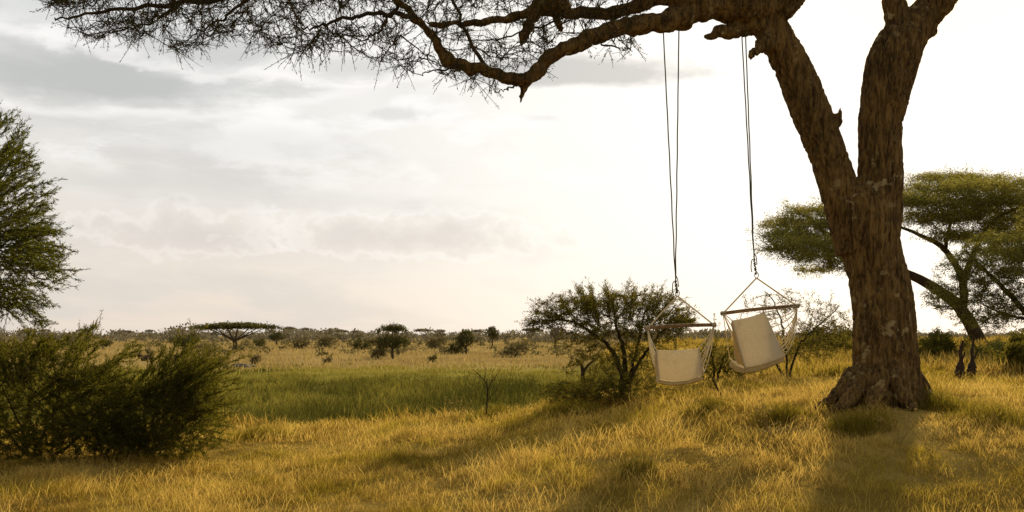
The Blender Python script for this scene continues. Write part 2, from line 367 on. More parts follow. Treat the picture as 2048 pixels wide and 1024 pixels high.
    co+=nr*d[:,None]; me.vertices.foreach_set('co',co.ravel()); me.update()
    me.polygons.foreach_set('use_smooth',np.full(len(me.polygons),True))
    bb=MB(); seeds=[br[40:],s3[12:]]
    def sec(pts,r0,r1,n=24):
        Q=spline([at(*p) for p in pts],n)+rng.normal(size=(n,3))*.014; bb.tube(Q,np.linspace(r0,r1,n),6); seeds.append(Q); return Q
    sec([(770,-25,12.2),(640,-22,12.2),(500,-8,12.3),(360,6,12.4),(240,18,12.5),(150,32,12.6),(110,38,12.7)],.05,.008,40)
    sec([(830,34,12.35),(740,28,12.0),(650,48,11.7),(600,60,11.6)],.035,.008)
    sec([(985,148,12.7),(940,80,12.9),(900,-10,13.2),(850,-70,13.4)],.03,.012)
    sec([(900,-60,12.2),(700,-95,12.5),(500,-90,13.0),(300,-60,13.4),(160,-30,13.6)],.05,.01,40)
    sec([(800,5,12.3),(760,60,12.6),(720,85,12.8)],.025,.006)
    sec([(1170,85,13.0),(1220,92,12.9),(1265,100,12.8)],.018,.004)
    sec([(500,-8,12.3),(440,40,12.0),(380,75,11.9)],.025,.006)
    sec([(360,6,12.4),(300,45,12.8),(230,65,13.0)],.022,.005)
    sec([(935,130,12.6),(880,140,12.3),(830,150,12.1)],.018,.004)
    sec([(1040,165,12.75),(1015,178,12.6),(990,185,12.5)],.015,.004)
    sec([(1150,26,13.3),(1060,60,13.0),(980,80,12.8),(900,78,12.7)],.018,.004)
    sec([(1240,22,13.3),(1180,20,13.0),(1100,40,12.7)],.015,.004)
    ex=[80,95,160,230,300,370,430,520,620,680,730,790,850,920,1000,1060,1110,1180,1240,1285]
    ey=[20,38,76,78,86,108,80,86,122,92,116,145,165,158,188,150,138,115,125,100]
    T=[]
    while len(T)<2300:
        px=95+1185*rng.random()**1.05; E=np.interp(px,ex,ey); py=E-(E+100)*rng.random()**.9
        if px>1100 and rng.random()<.4: continue
        if px>760 and py>20 and rng.random()<.15: continue
        if vn(px/60.,py/30.)<.33 and py>0: continue
        T.append(at(px,py,12.5+.9*rng.normal()))
    paths=grow(np.vstack(seeds),T,.10,.05,.07)
    twigs(bb,paths,.0032,.011,.018,4)
    tp=[]
    for p in paths:
        for q in range(5):
            i=rng.integers(len(p)//3,len(p)); s=p[i]; dd=(p[-1]-p[0]); dd/=np.linalg.norm(dd)+1e-9
            e=s+(dd*.8+rng.normal(size=3)*.5)*(.06+.17*rng.random()); k=3
            t=np.linspace(0,1,k)[:,None]; tp.append(s+(e-s)*t)
    twigs(bb,tp,.0024,.005,.005,3)
    allp=paths+tp
    up=[spline([at(1740,-160,14),at(1650,-300,13),at(1500,-420,12)],20),spline([at(2010,-150,14),at(2150,-280,15),at(2350,-400,16)],20),spline([at(1490,-40,14),at(1350,-250,14.5),at(1100,-360,15)],20),spline([at(1740,-160,14),at(1760,-330,15.5),at(1800,-430,17)],20)]
    for u in up: bb.tube(u,np.linspace(.14,.03,20),8)
    T2=np.vstack([ell(1500,-430,900,90,260,14,4.5)])
    p2=grow(np.vstack(up),T2,.3,.1,.05); twigs(bb,p2,.006,.012,.04,4)
    bb.build('branches',M_twig,root)
    lb=MB(); C,Dr=leafpts(allp,64000,.010,.05,.6); lb.leaves(C,Dr,.018+.026*rng.random(len(C)),.006+.006*rng.random(len(C)))
    C,Dr=leafpts(p2,9000,.12,.1,.2); lb.leaves(C,Dr,.14+.1*rng.random(len(C)),.05+.04*rng.random(len(C)))
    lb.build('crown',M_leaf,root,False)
main_tree()

# ---------------------------------------------------------------- other near trees and shrubs
def shrub(name,label,cat,base,stems,T,nleaf,lsz,mat,step=.12,jit=.02,frac=.15,align=.5,stemr=(.05,.02),group=None,tip=.003,kr=.012,bend=.12,lift=0,parts=('stems','foliage'),shoots=0,shootlen=.2,mxr=.03,wr=.28,spikes=(),sprad=(.012,.003),flat=1.,spf=5):
    root=thing(name,label,cat,base,group); b=MB(); seeds=[]
    for s in stems:
        r0,r1=stemr; pts=s
        if isinstance(s,tuple): pts,r0,r1=s
        Q=spline(pts,26)+rng.normal(size=(26,3))*.01; b.tube(Q,np.linspace(r0,r1,26),8); seeds.append(Q[6:])
    sp=[]
    for s in spikes:
        Q=spline(s,22)+rng.normal(size=(22,3))*.012; b.tube(Q,np.linspace(sprad[0],sprad[1],22),5); sp.append(Q[spf:])
    paths=grow(np.vstack(seeds),T,step,bend,.06,lift,flat); twigs(b,paths,tip,kr,mxr,4)
    tp=[]
    for p in paths+sp*4:
        for q in range(shoots):
            i=rng.integers(len(p)//3,len(p)); s=p[i]; dd=p[-1]-p[0]; dd/=np.linalg.norm(dd)+1e-9
            e=s+(dd*.75*np.array([1,1,.3+.7*flat])+(rng.normal(size=3)*.4+np.array([0,0,.1]))*[1,1,flat])*shootlen*(.5+rng.random()); t=np.linspace(0,1,4)[:,None]; tp.append(s+(e-s)*t)
    if tp: twigs(b,tp,tip*.7,.004,.006,3)
    b.build(parts[0],M_twig,root)
    lb=MB(); C,Dr=leafpts(paths+tp+sp*2,nleaf,jit,frac,align,flat); n=len(C)
    lb.leaves(C,Dr,lsz*(.6+.8*rng.random(n)),lsz*wr*(.7+.6*rng.random(n))); lb.build(parts[1],mat,root,False)
    return root
# left thorn tree : rounded mass of fine radiating twigs
Yl=15.0; bs=ground(-215,Yl)
EX=[225,260,330,400,520,600,650]; EV=[-10,22,55,84,112,96,55]
T=[]
while len(T)<1800:
    r=rng.normal(size=3); r/=np.linalg.norm(r); r*=(.2+.8*rng.random()**.5)
    px=-205+310*r[0]; py=485-255*r[2]
    if py>640+20*rng.normal(): continue
    if px<-70 and rng.random()<.7: continue
    if px>np.interp(py,EX,EV)-38+14*rng.normal(): continue
    T.append(at(px,py,Yl+1.7*r[1]))
spk=[]
for i in range(130):
    py=rng.uniform(226,660); px=np.interp(py,EX,EV)+16*rng.normal()+4; y0=Yl+.8*rng.normal(); cx,cy=-190,490
    L0=rng.uniform(.2,.5); sx_,sy_=px+(cx-px)*L0,py+(cy-py)*L0
    spk.append([at(sx_,sy_,y0),at((px+sx_)/2+rng.normal()*6,(py+sy_)/2-6+rng.normal()*9,y0),at(px,py+rng.uniform(-16,12),y0+.2*rng.normal())])
shrub('thorn_tree','tall dense thorn tree cut off by the left edge, feathery green twigs','tree',bs,
  [([bs-[0,0,.1],at(-215,780,Yl),at(-205,620,Yl),at(-200,450,Yl),at(-190,330,Yl)],.16,.05),([at(-210,650,Yl),at(-110,570,Yl-.3),at(-20,520,Yl-.4)],.06,.02),([at(-205,600,Yl),at(-120,450,Yl),at(-60,370,Yl+.2)],.06,.02),([at(-210,640,Yl),at(-120,640,Yl),at(-20,610,Yl)],.05,.015),([at(-205,560,Yl),at(-110,420,Yl+.6),at(-30,290,Yl+.6)],.05,.012)],
  T,105000,.052,M_thorntree,.11,.010,.1,.66,parts=('trunk','crown'),shoots=2,shootlen=.13,wr=.2,lift=.02,spikes=spk,sprad=(.008,.003),spf=0,bend=.25)
# left bushes
Yb=16.0; b1=ground(60,Yb)
def filt(T,hmin): return np.array([t for t in T if t[2]>float(H(t[0],t[1]))+hmin])
T=np.vstack([ell(60,792,170,108,680,Yb,1.3,.2),ell(-90,780,140,110,120,Yb,1.3,.3),ell(180,822,88,82,270,Yb-.3,.9,.2),ell(80,872,195,52,360,Yb-.8,.7),ell(235,872,65,46,160,Yb-.4,.6)]); T=filt(T,.02)
spk=[]
for i in range(90):
    a=rng.uniform(-1.0,1.45); x0=60+rng.uniform(-90,90); Lr=rng.uniform(.85,1.1); ex_=x0+math.sin(a)*165*Lr+18; ey_=890-218*Lr*math.cos(a*.8); y0=Yb+rng.normal()*.7
    if ex_>268: continue
    sx_=x0+(ex_-x0)*.5; sy_=880+(ey_-880)*.6
    spk.append([at(sx_,sy_,y0),at((sx_+ex_)/2+4,(sy_+ey_)/2-10,y0),at(ex_+18,ey_+rng.uniform(-6,14),y0-.2)])
shrub('thorn_bush','broad dark green thorn bush at lower left under the thorn tree','bush',b1,
  [[b1-[0,0,.1],at(40,850,Yb),at(0,770,Yb)],[b1-[0,0,.1],at(100,840,Yb),at(130,750,Yb)],[b1-[0,0,.1],at(10,860,Yb-.3),at(-80,780,Yb)],[b1+[.3,0,-.1],at(170,860,Yb-.2),at(210,790,Yb-.3)]],
  T,125000,.046,M_thorn,.1,.013,.1,.6,shoots=2,shootlen=.15,wr=.21,stemr=(.03,.010),lift=.06,spikes=spk,sprad=(.008,.003),spf=0,bend=.2)
b2=ground(290,Yb+.2)
T=np.vstack([ell(285,835,95,70,340,Yb,.9,.1),ell(345,822,84,60,270,Yb,.8,.1),ell(320,882,125,42,320,Yb-.4,.8),ell(398,796,44,40,90,Yb,.5)]); T=filt(T,.02)
spk=[]
for i in range(100):
    u=rng.random(); ex_=np.interp(u,[0,.25,.6,.8,1],[265,350,448,470,448])+15*rng.normal(); ey_=np.interp(u,[0,.25,.6,.8,1],[755,695,706,775,860])+15*rng.normal(); x0=rng.uniform(230,340); y0=Yb+rng.normal()*.5; f=rng.uniform(.75,1.07)
    ex_=x0+(ex_-x0)*f; ey_=885+(ey_-885)*f; sx_=x0+(ex_-x0)*.45; sy_=885+(ey_-885)*.55
    spk.append([at(sx_,sy_,y0),at((sx_+ex_)/2-4,(sy_+ey_)/2-11,y0),at(ex_+6,ey_,y0-.1)])
shrub('leaning_bush','thorn bush leaning right with spiky tips, right of the broad dark bush','bush',b2,
  [[b2-[0,0,.1],at(310,850,Yb),at(370,800,Yb),at(430,735,Yb)],[b2-[0,0,.1],at(290,830,Yb),at(290,770,Yb)],[b2-[0,0,.1],at(330,870,Yb),at(390,835,Yb),at(420,810,Yb)],[b2-[0,0,.1],at(310,830,Yb),at(340,760,Yb),at(355,705,Yb)]],
  T,92000,.042,M_thorn,.1,.012,.1,.62,shoots=2,shootlen=.14,wr=.21,stemr=(.025,.006),lift=.06,spikes=spk,sprad=(.008,.003),spf=0,bend=.2)
# middle bush
Ym=19.0; b3=ground(1245,Ym)
T=np.vstack([ell(1235,642,145,40,400,Ym,1.2),ell(1145,614,80,22,150,Ym,.9),ell(1335,632,55,40,130,Ym,.8),ell(1260,602,90,20,150,Ym,.9),ell(1085,642,36,20,60,Ym,.4),ell(1175,684,75,40,130,Ym,.7),ell(1305,690,72,46,140,Ym,.7),ell(1245,735,120,48,220,Ym,.9),ell(1220,785,145,30,420,Ym-.3,.8),ell(1150,795,60,22,90,Ym-.5,.5)]); T=filt(T,.02)
spk=[]
for i in range(66):
    ex_=rng.uniform(1046,1394); ey_=np.interp(ex_,[1046,1100,1150,1250,1330,1394],[650,602,583,566,588,640])+rng.uniform(-12,24); y0=Ym+.6*rng.normal()
    sx_=1240+(ex_-1240)*.72; spk.append([at(sx_,650+rng.uniform(-18,10),y0),at((sx_+ex_)/2,(650+ey_)/2-4,y0),at(ex_,ey_,y0)])
shrub('spreading_bush','spreading thorn bush with dark stems just behind the left hanging chair','bush',b3,
  [([b3-[0,0,.1],at(1240,740,Ym),at(1215,690,Ym),at(1150,645,Ym),at(1085,640,Ym)],.06,.012),([b3-[0,0,.1],at(1250,720,Ym),at(1235,660,Ym),at(1230,620,Ym)],.06,.012),[b3-[0,0,.1],at(1270,740,Ym),at(1310,680,Ym),at(1350,635,Ym)],[b3+[.1,0,-.1],at(1262,750,Ym+.3),at(1280,670,Ym+.3),at(1290,620,Ym+.3)]],
  T,68000,.042,M_bush,.1,.020,.12,.45,shoots=2,shootlen=.14,stemr=(.045,.012),wr=.3,kr=.009,mxr=.016,spikes=spk,sprad=(.007,.003),spf=0,flat=.75)
Ys=22.0; b4=ground(1575,Ys)
T=np.vstack([ell(1560,620,80,40,70,Ys,.8),ell(1650,650,55,50,120,Ys,.8),ell(1600,690,90,35,130,Ys,.8),ell(1500,685,50,36,60,Ys,.5)]); T=filt(T,.05)
shrub('bare_bush','nearly leafless shrub with bare twigs behind the right hanging chair','bush',b4,
  [[b4-[0,0,.1],at(1570,690,Ys),at(1555,620,Ys),at(1530,580,Ys)],[b4-[0,0,.1],at(1600,690,Ys),at(1650,640,Ys),at(1680,610,Ys)],[b4-[0,0,.1],at(1540,710,Ys),at(1500,670,Ys),at(1470,650,Ys)]],
  T,9000,.05,M_bush,.12,.02,.3,.4,shoots=2,shootlen=.2,stemr=(.03,.008),wr=.3,kr=.01,mxr=.016)
b5=ground(1430,21.); T=filt(np.vstack([ell(1430,705,45,30,50,21,.5),ell(1400,740,60,25,60,21,.5),ell(1480,735,50,25,40,21,.5)]),.04)
shrub('low_shrub','low tangled dry shrub between the two hanging chairs','shrub',b5,[[b5-[0,0,.1],at(1425,720,21),at(1410,690,21)],[b5-[0,0,.1],at(1445,720,21),at(1465,690,21)]],T,6500,.05,M_bush,.1,.02,.2,.4,shoots=2,stemr=(.03,.01),wr=.35)
# background acacia on the right
Ya=45.0; b6=ground(1965,Ya)
LY=((1640,422,80,10,150),(1600,446,85,12,150),(1690,448,60,14,110),(1580,472,66,10,110),(1630,486,95,13,160),(1570,500,56,9,70),(1650,512,95,12,130),(1690,530,60,9,60),(1625,540,40,7,30),(1640,466,110,50,260),
 (1915,356,95,9,150),(1860,376,95,12,140),(1985,372,105,12,170),(1820,400,50,12,80),(1900,402,125,14,180),(2050,398,95,16,170),(1960,428,115,14,170),(1860,438,75,13,100),(2050,450,95,15,160),(1985,474,95,13,150),(1905,472,66,10,80),(2075,510,70,14,130),(2010,505,70,11,90),(2100,440,80,40,80),(1950,416,155,62,460))
T=np.vstack([ell(a,bq,c_,d_,int(n_*1.15),Ya+rng.normal()*1.2,c_/44*1.05) for a,bq,c_,d_,n_ in LY])
shrub('flat_topped_acacia','flat-topped acacia standing behind the large trunk, crown spreading both sides','tree',b6,
  [([b6-[0,0,.3],at(1950,665,Ya),at(1915,610,Ya),at(1860,570,Ya),at(1800,540,Ya),at(1720,500,Ya),at(1640,460,Ya)],.38,.08),([at(1925,625,Ya),at(1925,560,Ya),at(1890,500,Ya),at(1850,475,Ya),at(1790,450,Ya)],.22,.05),([at(1925,570,Ya),at(1950,500,Ya-1),at(1990,440,Ya-1),at(2050,410,Ya-1)],.16,.04),([at(1890,500,Ya),at(1900,450,Ya+1),at(1920,400,Ya+1)],.10,.03),([at(1800,540,Ya),at(1730,520,Ya-1),at(1660,500,Ya-1),at(1580,480,Ya-1)],.12,.03)],
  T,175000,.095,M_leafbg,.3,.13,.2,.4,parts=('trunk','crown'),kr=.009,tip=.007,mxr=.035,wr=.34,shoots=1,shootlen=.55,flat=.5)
Ye=34.0; b7=ground(2085,Ye)
T=np.vstack([ell(1990,520,80,55,170,Ye,1.6),ell(2060,560,70,90,220,Ye,1.6),ell(1930,560,55,50,90,Ye,1),ell(1990,620,75,45,130,Ye,1),ell(2100,470,80,50,80,Ye,1.6),ell(1890,600,40,25,30,Ye,.8)])
shrub('thin_acacia','thin twiggy acacia at the right edge in front of the flat-topped one','tree',b7,
  [([b7-[0,0,.2],at(2060,640,Ye),at(2010,580,Ye),at(1960,530,Ye),at(1930,500,Ye)],.14,.025),([b7-[0,0,.2],at(2080,620,Ye),at(2060,540,Ye),at(2040,480,Ye)],.14,.025),([at(2060,640,Ye),at(2000,625,Ye),at(1950,600,Ye)],.06,.015)],
  T,52000,.08,M_leafbg,.25,.07,.2,.4,parts=('trunk','crown'),kr=.010,tip=.006,mxr=.035,wr=.3,shoots=2,shootlen=.35,flat=.6)
for (px,Y,rx,ry,n,lab) in ((1880,30,50,28,70,'low green bush in the grass right of the large trunk'),(1985,27,45,26,60,'low yellowish bush by the right edge below the thin acacia'),(1660,33,60,34,90,'rounded bush left of the large trunk, behind the bare shrub'),(2040,23,40,40,60,'leafy bush cut by the right edge, nearest of the bushes there')):
    bq=ground(px,Y); pyb=HOR-(bq[2]-CZ)*F/Y
    T=filt(ell(px,pyb-ry*.8,rx,ry,n,Y,.8),.03)
    shrub('low_bush',lab,'bush',bq,[[bq-[0,0,.05],at(px-10,pyb-ry*.6,Y),at(px-rx*.4,pyb-ry,Y)],[bq-[0,0,.05],at(px+10,pyb-ry*.6,Y),at(px+rx*.4,pyb-ry,Y)]],T,7000,.07,M_leafbg if px==1985 else M_bush,.12,.04,.1,.3,shoots=2,stemr=(.03,.01),wr=.4)

# ---------------------------------------------------------------- dead wood
def dead(name,label,cat,base,limbs,mat=M_deadwood):
    b=MB()
    for pts,r0,r1 in limbs:
        Q=spline(pts,16)+rng.normal(size=(16,3))*.004; b.tube(Q,np.linspace(r0,r1,16),7,True)
    root=b.build(name,mat,None); 
    return tag(root,label,cat)
Y=19.2; g=ground(972,Y)
dead('dead_sapling','bare dead sapling rising from the grass at the marsh edge','sapling',g,[([g-[0,0,.05],at(975,780,Y),at(968,760,Y),at(945,738,Y)],.017,.005),([at(974,785,Y),at(985,762,Y),at(1000,742,Y)],.012,.004),([at(968,760,Y),at(972,742,Y),at(966,730,Y)],.009,.003),([at(975,800,Y),at(992,780,Y),at(998,765,Y)],.008,.003),([at(955,747,Y),at(945,748,Y),at(934,742,Y)],.006,.003),([at(985,762,Y),at(984,748,Y),at(988,738,Y)],.006,.003)])
Y=21.; g=ground(1168,Y)
dead('dead_stump','forked dead stump left of the spreading bush','stump',g,[([g-[0,0,.1],at(1166,745,Y),at(1162,728,Y),at(1152,718,Y)],.055,.02),([at(1166,745,Y),at(1178,728,Y),at(1196,716,Y)],.035,.012)])
Y=17.; g=ground(1446,Y)
dead('fallen_stick','dark stick leaning in the grass below and between the chairs','stick',g,[([g-[0,0,.03],at(1434,775,Y),at(1424,758,Y)],.022,.012),([at(1434,775,Y),at(1428,778,Y),at(1420,772,Y)],.01,.006)])
for px,hh,lab in ((1920,72,'slender dark stump with bulging foot, left of the pair right of the trunk'),(1943,80,'slender dark stump with bulging foot, right of the pair right of the trunk')):
    Y=22.; g=ground(px,Y); pyb=HOR-(g[2]-CZ)*F/Y; pyb-=4; b=MB()
    P=[at(px-2,pyb+8,Y),at(px-1,pyb-4,Y),at(px,pyb-14,Y),at(px+1,pyb-24,Y),at(px+2,pyb-34,Y),at(px+1,pyb-52,Y),at(px+6,pyb-hh,Y)]
    b.tube(spline(P,30),spline([[.05,0,0],[.10,0,0],[.11,0,0],[.08,0,0],[.04,0,0],[.035,0,0],[.02,0,0]],30)[:,0]*(1+.12*rng.normal(size=30)),9,True)
    b.tube(spline([at(px+1,pyb-30,Y),at(px+8,pyb-42,Y),at(px+9,pyb-50,Y)],8),np.linspace(.03,.012,8),6,True)
    tag(b.build('charred_stump',M_deadwood),lab,'stump')

# ---------------------------------------------------------------- tussocks and weeds
def tussock(px,Y,hh,rad,n,label,mat,name='grass_tussock',cat='tussock'):
    g=ground(px,Y); b=MB()
    a=rng.random(n)*6.283; r=rad*rng.random(n)**.8*(.55+.9*vn(np.cos(a)*1.6+px,np.sin(a)*1.6)); x=g[0]+r*np.cos(a)*1.2; y=g[1]+r*np.sin(a)
    h=hh*(.3+.8*rng.random(n))*(1-.6*np.clip(r/rad,0,1.2)**2); blades(b,x,y,h,.003+.0004*Y*np.ones(n),.2+.9*rng.random(n),rng.random(n))
    tag(b.build(name,mat,None,False),label,cat)
for px,Y,h,rd,n,lab in ((1555,13.2,.40,.42,1000,'dark green tussock in front of the trunk, left of its shadow'),(1268,11.2,.30,.28,600,'dark tussock in the open grass below the left hanging chair'),(1720,12.4,.36,.42,1000,'tall dark tussock at the foot of the trunk'),(1880,13.6,.42,.45,1100,'dark tussock at the right side of the trunk base'),(1130,17.5,.45,.5,1200,'shaggy tussock at the left foot of the spreading bush'),(985,19.6,.4,.55,1100,'tussock around the foot of the dead sapling'),(1990,12.5,.38,.55,1000,'dark tussock near the right edge below the stumps'),(520,18.6,.4,.5,1000,'tussock on the bank edge right of the leaning bush'),(1420,14.6,.36,.40,1000,'dark tussock on the bank below the gap between the chairs')):
    tussock(px,Y,h,rd,n,lab,M_tuss)
def weed(px,Y,hh,label):
    g=ground(px,Y); b=MB()
    for k in range(8):
        a=rng.random()*6.283; ln=.1+.25*rng.random(); tip=g+np.array([math.cos(a)*ln,math.sin(a)*ln,hh*(.6+.5*rng.random())])
        Q=spline([g-[0,0,.02],g+(tip-g)*.5+[0,0,.05],tip],8); b.tube(Q,np.linspace(.003,.0015,8),4,tint=.5)
        for j in range(4):
            s=Q[4+j%4]; e=s+rng.normal(size=3)*[.06,.06,.03]+[0,0,.07]; b.tube(np.linspace(s,e,3),[.0022,.0018,.0013],3,tint=.5)
            C=e+rng.normal(size=(6,3))*.014; b.leaves(C,rng.normal(size=(6,3))+[0,0,1],.026,.009)
    tag(b.build('dry_weed',M_weed,None,False),label,'weed')
for px,Y,h,lab in ((1540,12.2,.42,'pale dry weed standing left of the trunk shadow'),(1585,11.4,.36,'pale dry weed in the lower middle of the right-hand grass'),(1800,11.6,.36,'pale dry weed in front of the trunk, just below its roots'),(1865,11.0,.36,'pale dry weed right of the trunk shadow, front right'),(905,18.5,.55,'pale tall weed on the bank left of the dead sapling')):
    weed(px,Y,h,lab)

# ---------------------------------------------------------------- hanging chairs
def cloth(b,G,th,wrk=.006):
    n,mc=G.shape[:2]; du=np.gradient(G,axis=1); dv=np.gradient(G,axis=0); N=np.cross(du,dv); N/=np.linalg.norm(N,axis=2)[...,None]+1e-9
    U,Vv=np.meshgrid(np.linspace(0,1,mc),np.linspace(0,1,n)); edge=(1-np.abs(2*U-1)**24)*(1-np.abs(2*Vv-1)**24)
    t=th*(.7+.3*np.sqrt(np.clip(edge,0,1))); wr=wrk*(vn(U*6+3,Vv*9)-.5)*2
    f=G+N*(t/2+wr)[...,None]; k=G-N*(t/2-wr)[...,None]; m=mc
    i=np.arange(n-1)[:,None]*m; j=np.arange(m-1)[None]
    Q=np.stack([i+j,i+j+1,i+m+j+1,i+m+j],-1).reshape(-1,4); Q2=Q[:,::-1]+m*n
    ring=np.concatenate([np.arange(m),np.arange(1,n)*m+m-1,np.arange(m-2,-1,-1)+(n-1)*m,np.arange(n-2,0,-1)*m]); r2=np.roll(ring,-1)
    E=np.vstack([f.reshape(-1,3),k.reshape(-1,3)]); b.add(E,np.vstack([Q,Q2])); b.add(E,np.stack([ring,ring+m*n,r2+m*n,r2],-1))
def chair(label,Y,tops,knot,ring,bl,br,pan,seatv,th,sth,sagb,nets):
    P=lambda t:at(t[0],t[1],Y+(t[2] if len(t)>2 else 0))
    BL,BR=P(bl),P(br); TL,TR,CR,CL=[P(p) for p in pan]
    base=(CL+CR)/2+np.array(seatv)/2; base[2]-=.08
    root=thing('hanging_chair',label,'hanging chair',base,'canvas chairs hanging from the acacia branch')
    K=P(knot); Rg=P(ring)
    for t in tops:
        b=MB(); S=at(t[0],t[1],t[2]); n=30; s=np.linspace(0,1,n)[:,None]; Q=S+(K-S)*s+np.array([.01,0,0])*np.sin(s*40)*.4*s
        b.tube(Q,.0085,6); b.build('hanging_rope',M_rope,root)
    b=MB(); s=np.linspace(0,1,70)[:,None]; Q=K+(Rg-K)*s*.8+np.hstack([.011*np.cos(s*60),.011*np.sin(s*60),.01*np.sin(s*19)])
    b.tube(Q,.009,5); b.tube(spline([K,K+[-.035,-.02,-.02],K+[-.045,-.02,-.12],K+[-.03,-.01,-.18]],14),.007,5)
    b.tube(spline([K+[0,0,.08],K+[.025,-.02,.02],K+[.035,-.02,-.08]],14),.007,5)
    b.build('knot',M_rope,root)
    b=MB(); a=np.linspace(0,2*np.pi,17); Q=Rg+np.stack([.025*np.sin(a),0*a,.042*np.cos(a)],-1)+[0,0,.038]; b.tube(Q,.006,6); b.build('ring',M_metal,root)
    ax=(BR-BL)/np.linalg.norm(BR-BL)
    b=MB(); n=16; Q=np.linspace(BL-ax*.03,BR+ax*.03,n)+np.array([0,0,.012])*np.sin(np.linspace(0,3.14,n))[:,None]; b.tube(Q,.024,12,True); b.build('spreader_bar',M_wood,root)
    for E in (BL,BR):
        b=MB(); b.tube(np.linspace(Rg,E,10),.010,6); 
        a=np.linspace(0,6.283*3,40); b.tube(E+np.outer(np.cos(a),[0,.029,0])+np.outer(np.sin(a),[0,0,.029])+np.outer(np.linspace(-.03,.03,40),ax),.007,5)
        b.build('suspension_cord',M_cord,root)
    n=15; U=np.linspace(0,1,n)[None,:,None]; Vv=np.linspace(0,1,n)[:,None,None]; sv=np.array(seatv)
    G=(TL*(1-U)+TR*U)*(1-Vv)+(CL*(1-U)+CR*U)*Vv
    G=G+np.array([0,-.018,0])*16*U*(1-U)*Vv*(1-Vv)+np.array([0,0,-sagb])*(4*U*(1-U))*Vv**2+np.array([0,0,-.012])*(4*U*(1-U))*(1-Vv)
    b=MB(); cloth(b,G,th); b.build('back_rest',M_canvas,root)
    e=G[-1][None]; dip=np.array([0,0,-.06])*np.sin(Vv*np.pi*.75)
    S=e+sv*Vv+dip+np.array([0,0,-.035]); b=MB(); cloth(b,S,sth); b.build('seat',M_cushion,root)
    FL,FR=CL+sv,CR+sv
    for T_,C_,F_,s_ in ((TL,CL,FL,-1),(TR,CR,FR,1)):
        Gs=np.array([[T_*(1-v)+C_*v+(F_-C_)*u*(.08+.6*v**1.4)+np.array([s_*.035*math.sin(u*3.14)*v,0,.06*u*v]) for u in np.linspace(0,1,7)] for v in np.linspace(.06,1,12)])
        b=MB(); cloth(b,Gs,.012); b.build('side_cloth',M_cushion,root)
    for E,T_,C_,F_,(nb,ns_,og) in ((BL,TL,CL,FL,nets[0]),(BR,TR,CR,FR,nets[1])):
        b=MB(); out=(E-T_)*np.array([1,0,0]); ends=[T_+(C_-T_)*v for v in np.linspace(0,1,nb)]+[C_+(F_-C_)*v for v in np.linspace(.3,1,ns_)]
        strs=[]
        for i,e in enumerate(ends):
            s=np.linspace(0,1,12)[:,None]; sg=np.array([0,0,-.012*og-.01*i*og])+out*.10*og+rng.normal(size=3)*.008
            Q=E+(e-E)*s+sg*(s*(1-s)*4); strs.append(Q); b.tube(Q,.0062,5)
        if og>.8:
            for lv in (6,9):
                W=np.array([q[lv]+[0,0,-.04*(i%2)] for i,q in enumerate(strs)]); b.tube(spline(W,3*len(W)),.0042,4)
        b.tube(spline([T_,(T_+C_)/2,C_,C_*.5+F_*.5+[0,0,-.03],F_],14),.010,6)
        b.build('side_net',M_cord,root)
chair('upright canvas hanging chair, the left and lower of the two',13.3,[(1326,50,13.32),(1358,44,13.35)],(1351,562),(1355,592),(1295,656),(1428,650),
      [(1313,700,-.20),(1397,697,-.20),(1405,750,-.10),(1318,757,-.10)],(.02,.40,.10),.024,.06,.045,((5,3,.5),(5,3,.7)))
chair('tilted canvas hanging chair swinging askew, right and closer to the trunk',13.5,[(1482,40,13.62),(1490,42,13.6)],(1508,518),(1513,556),(1446,627,-.1),(1594,612,.1),
      [(1464,641,-.30),(1528,625,-.12),(1568,712,0),(1490,735,-.2)],(-.12,.40,.12),.04,.09,.02,((5,2,.2),(7,4,1.1)))

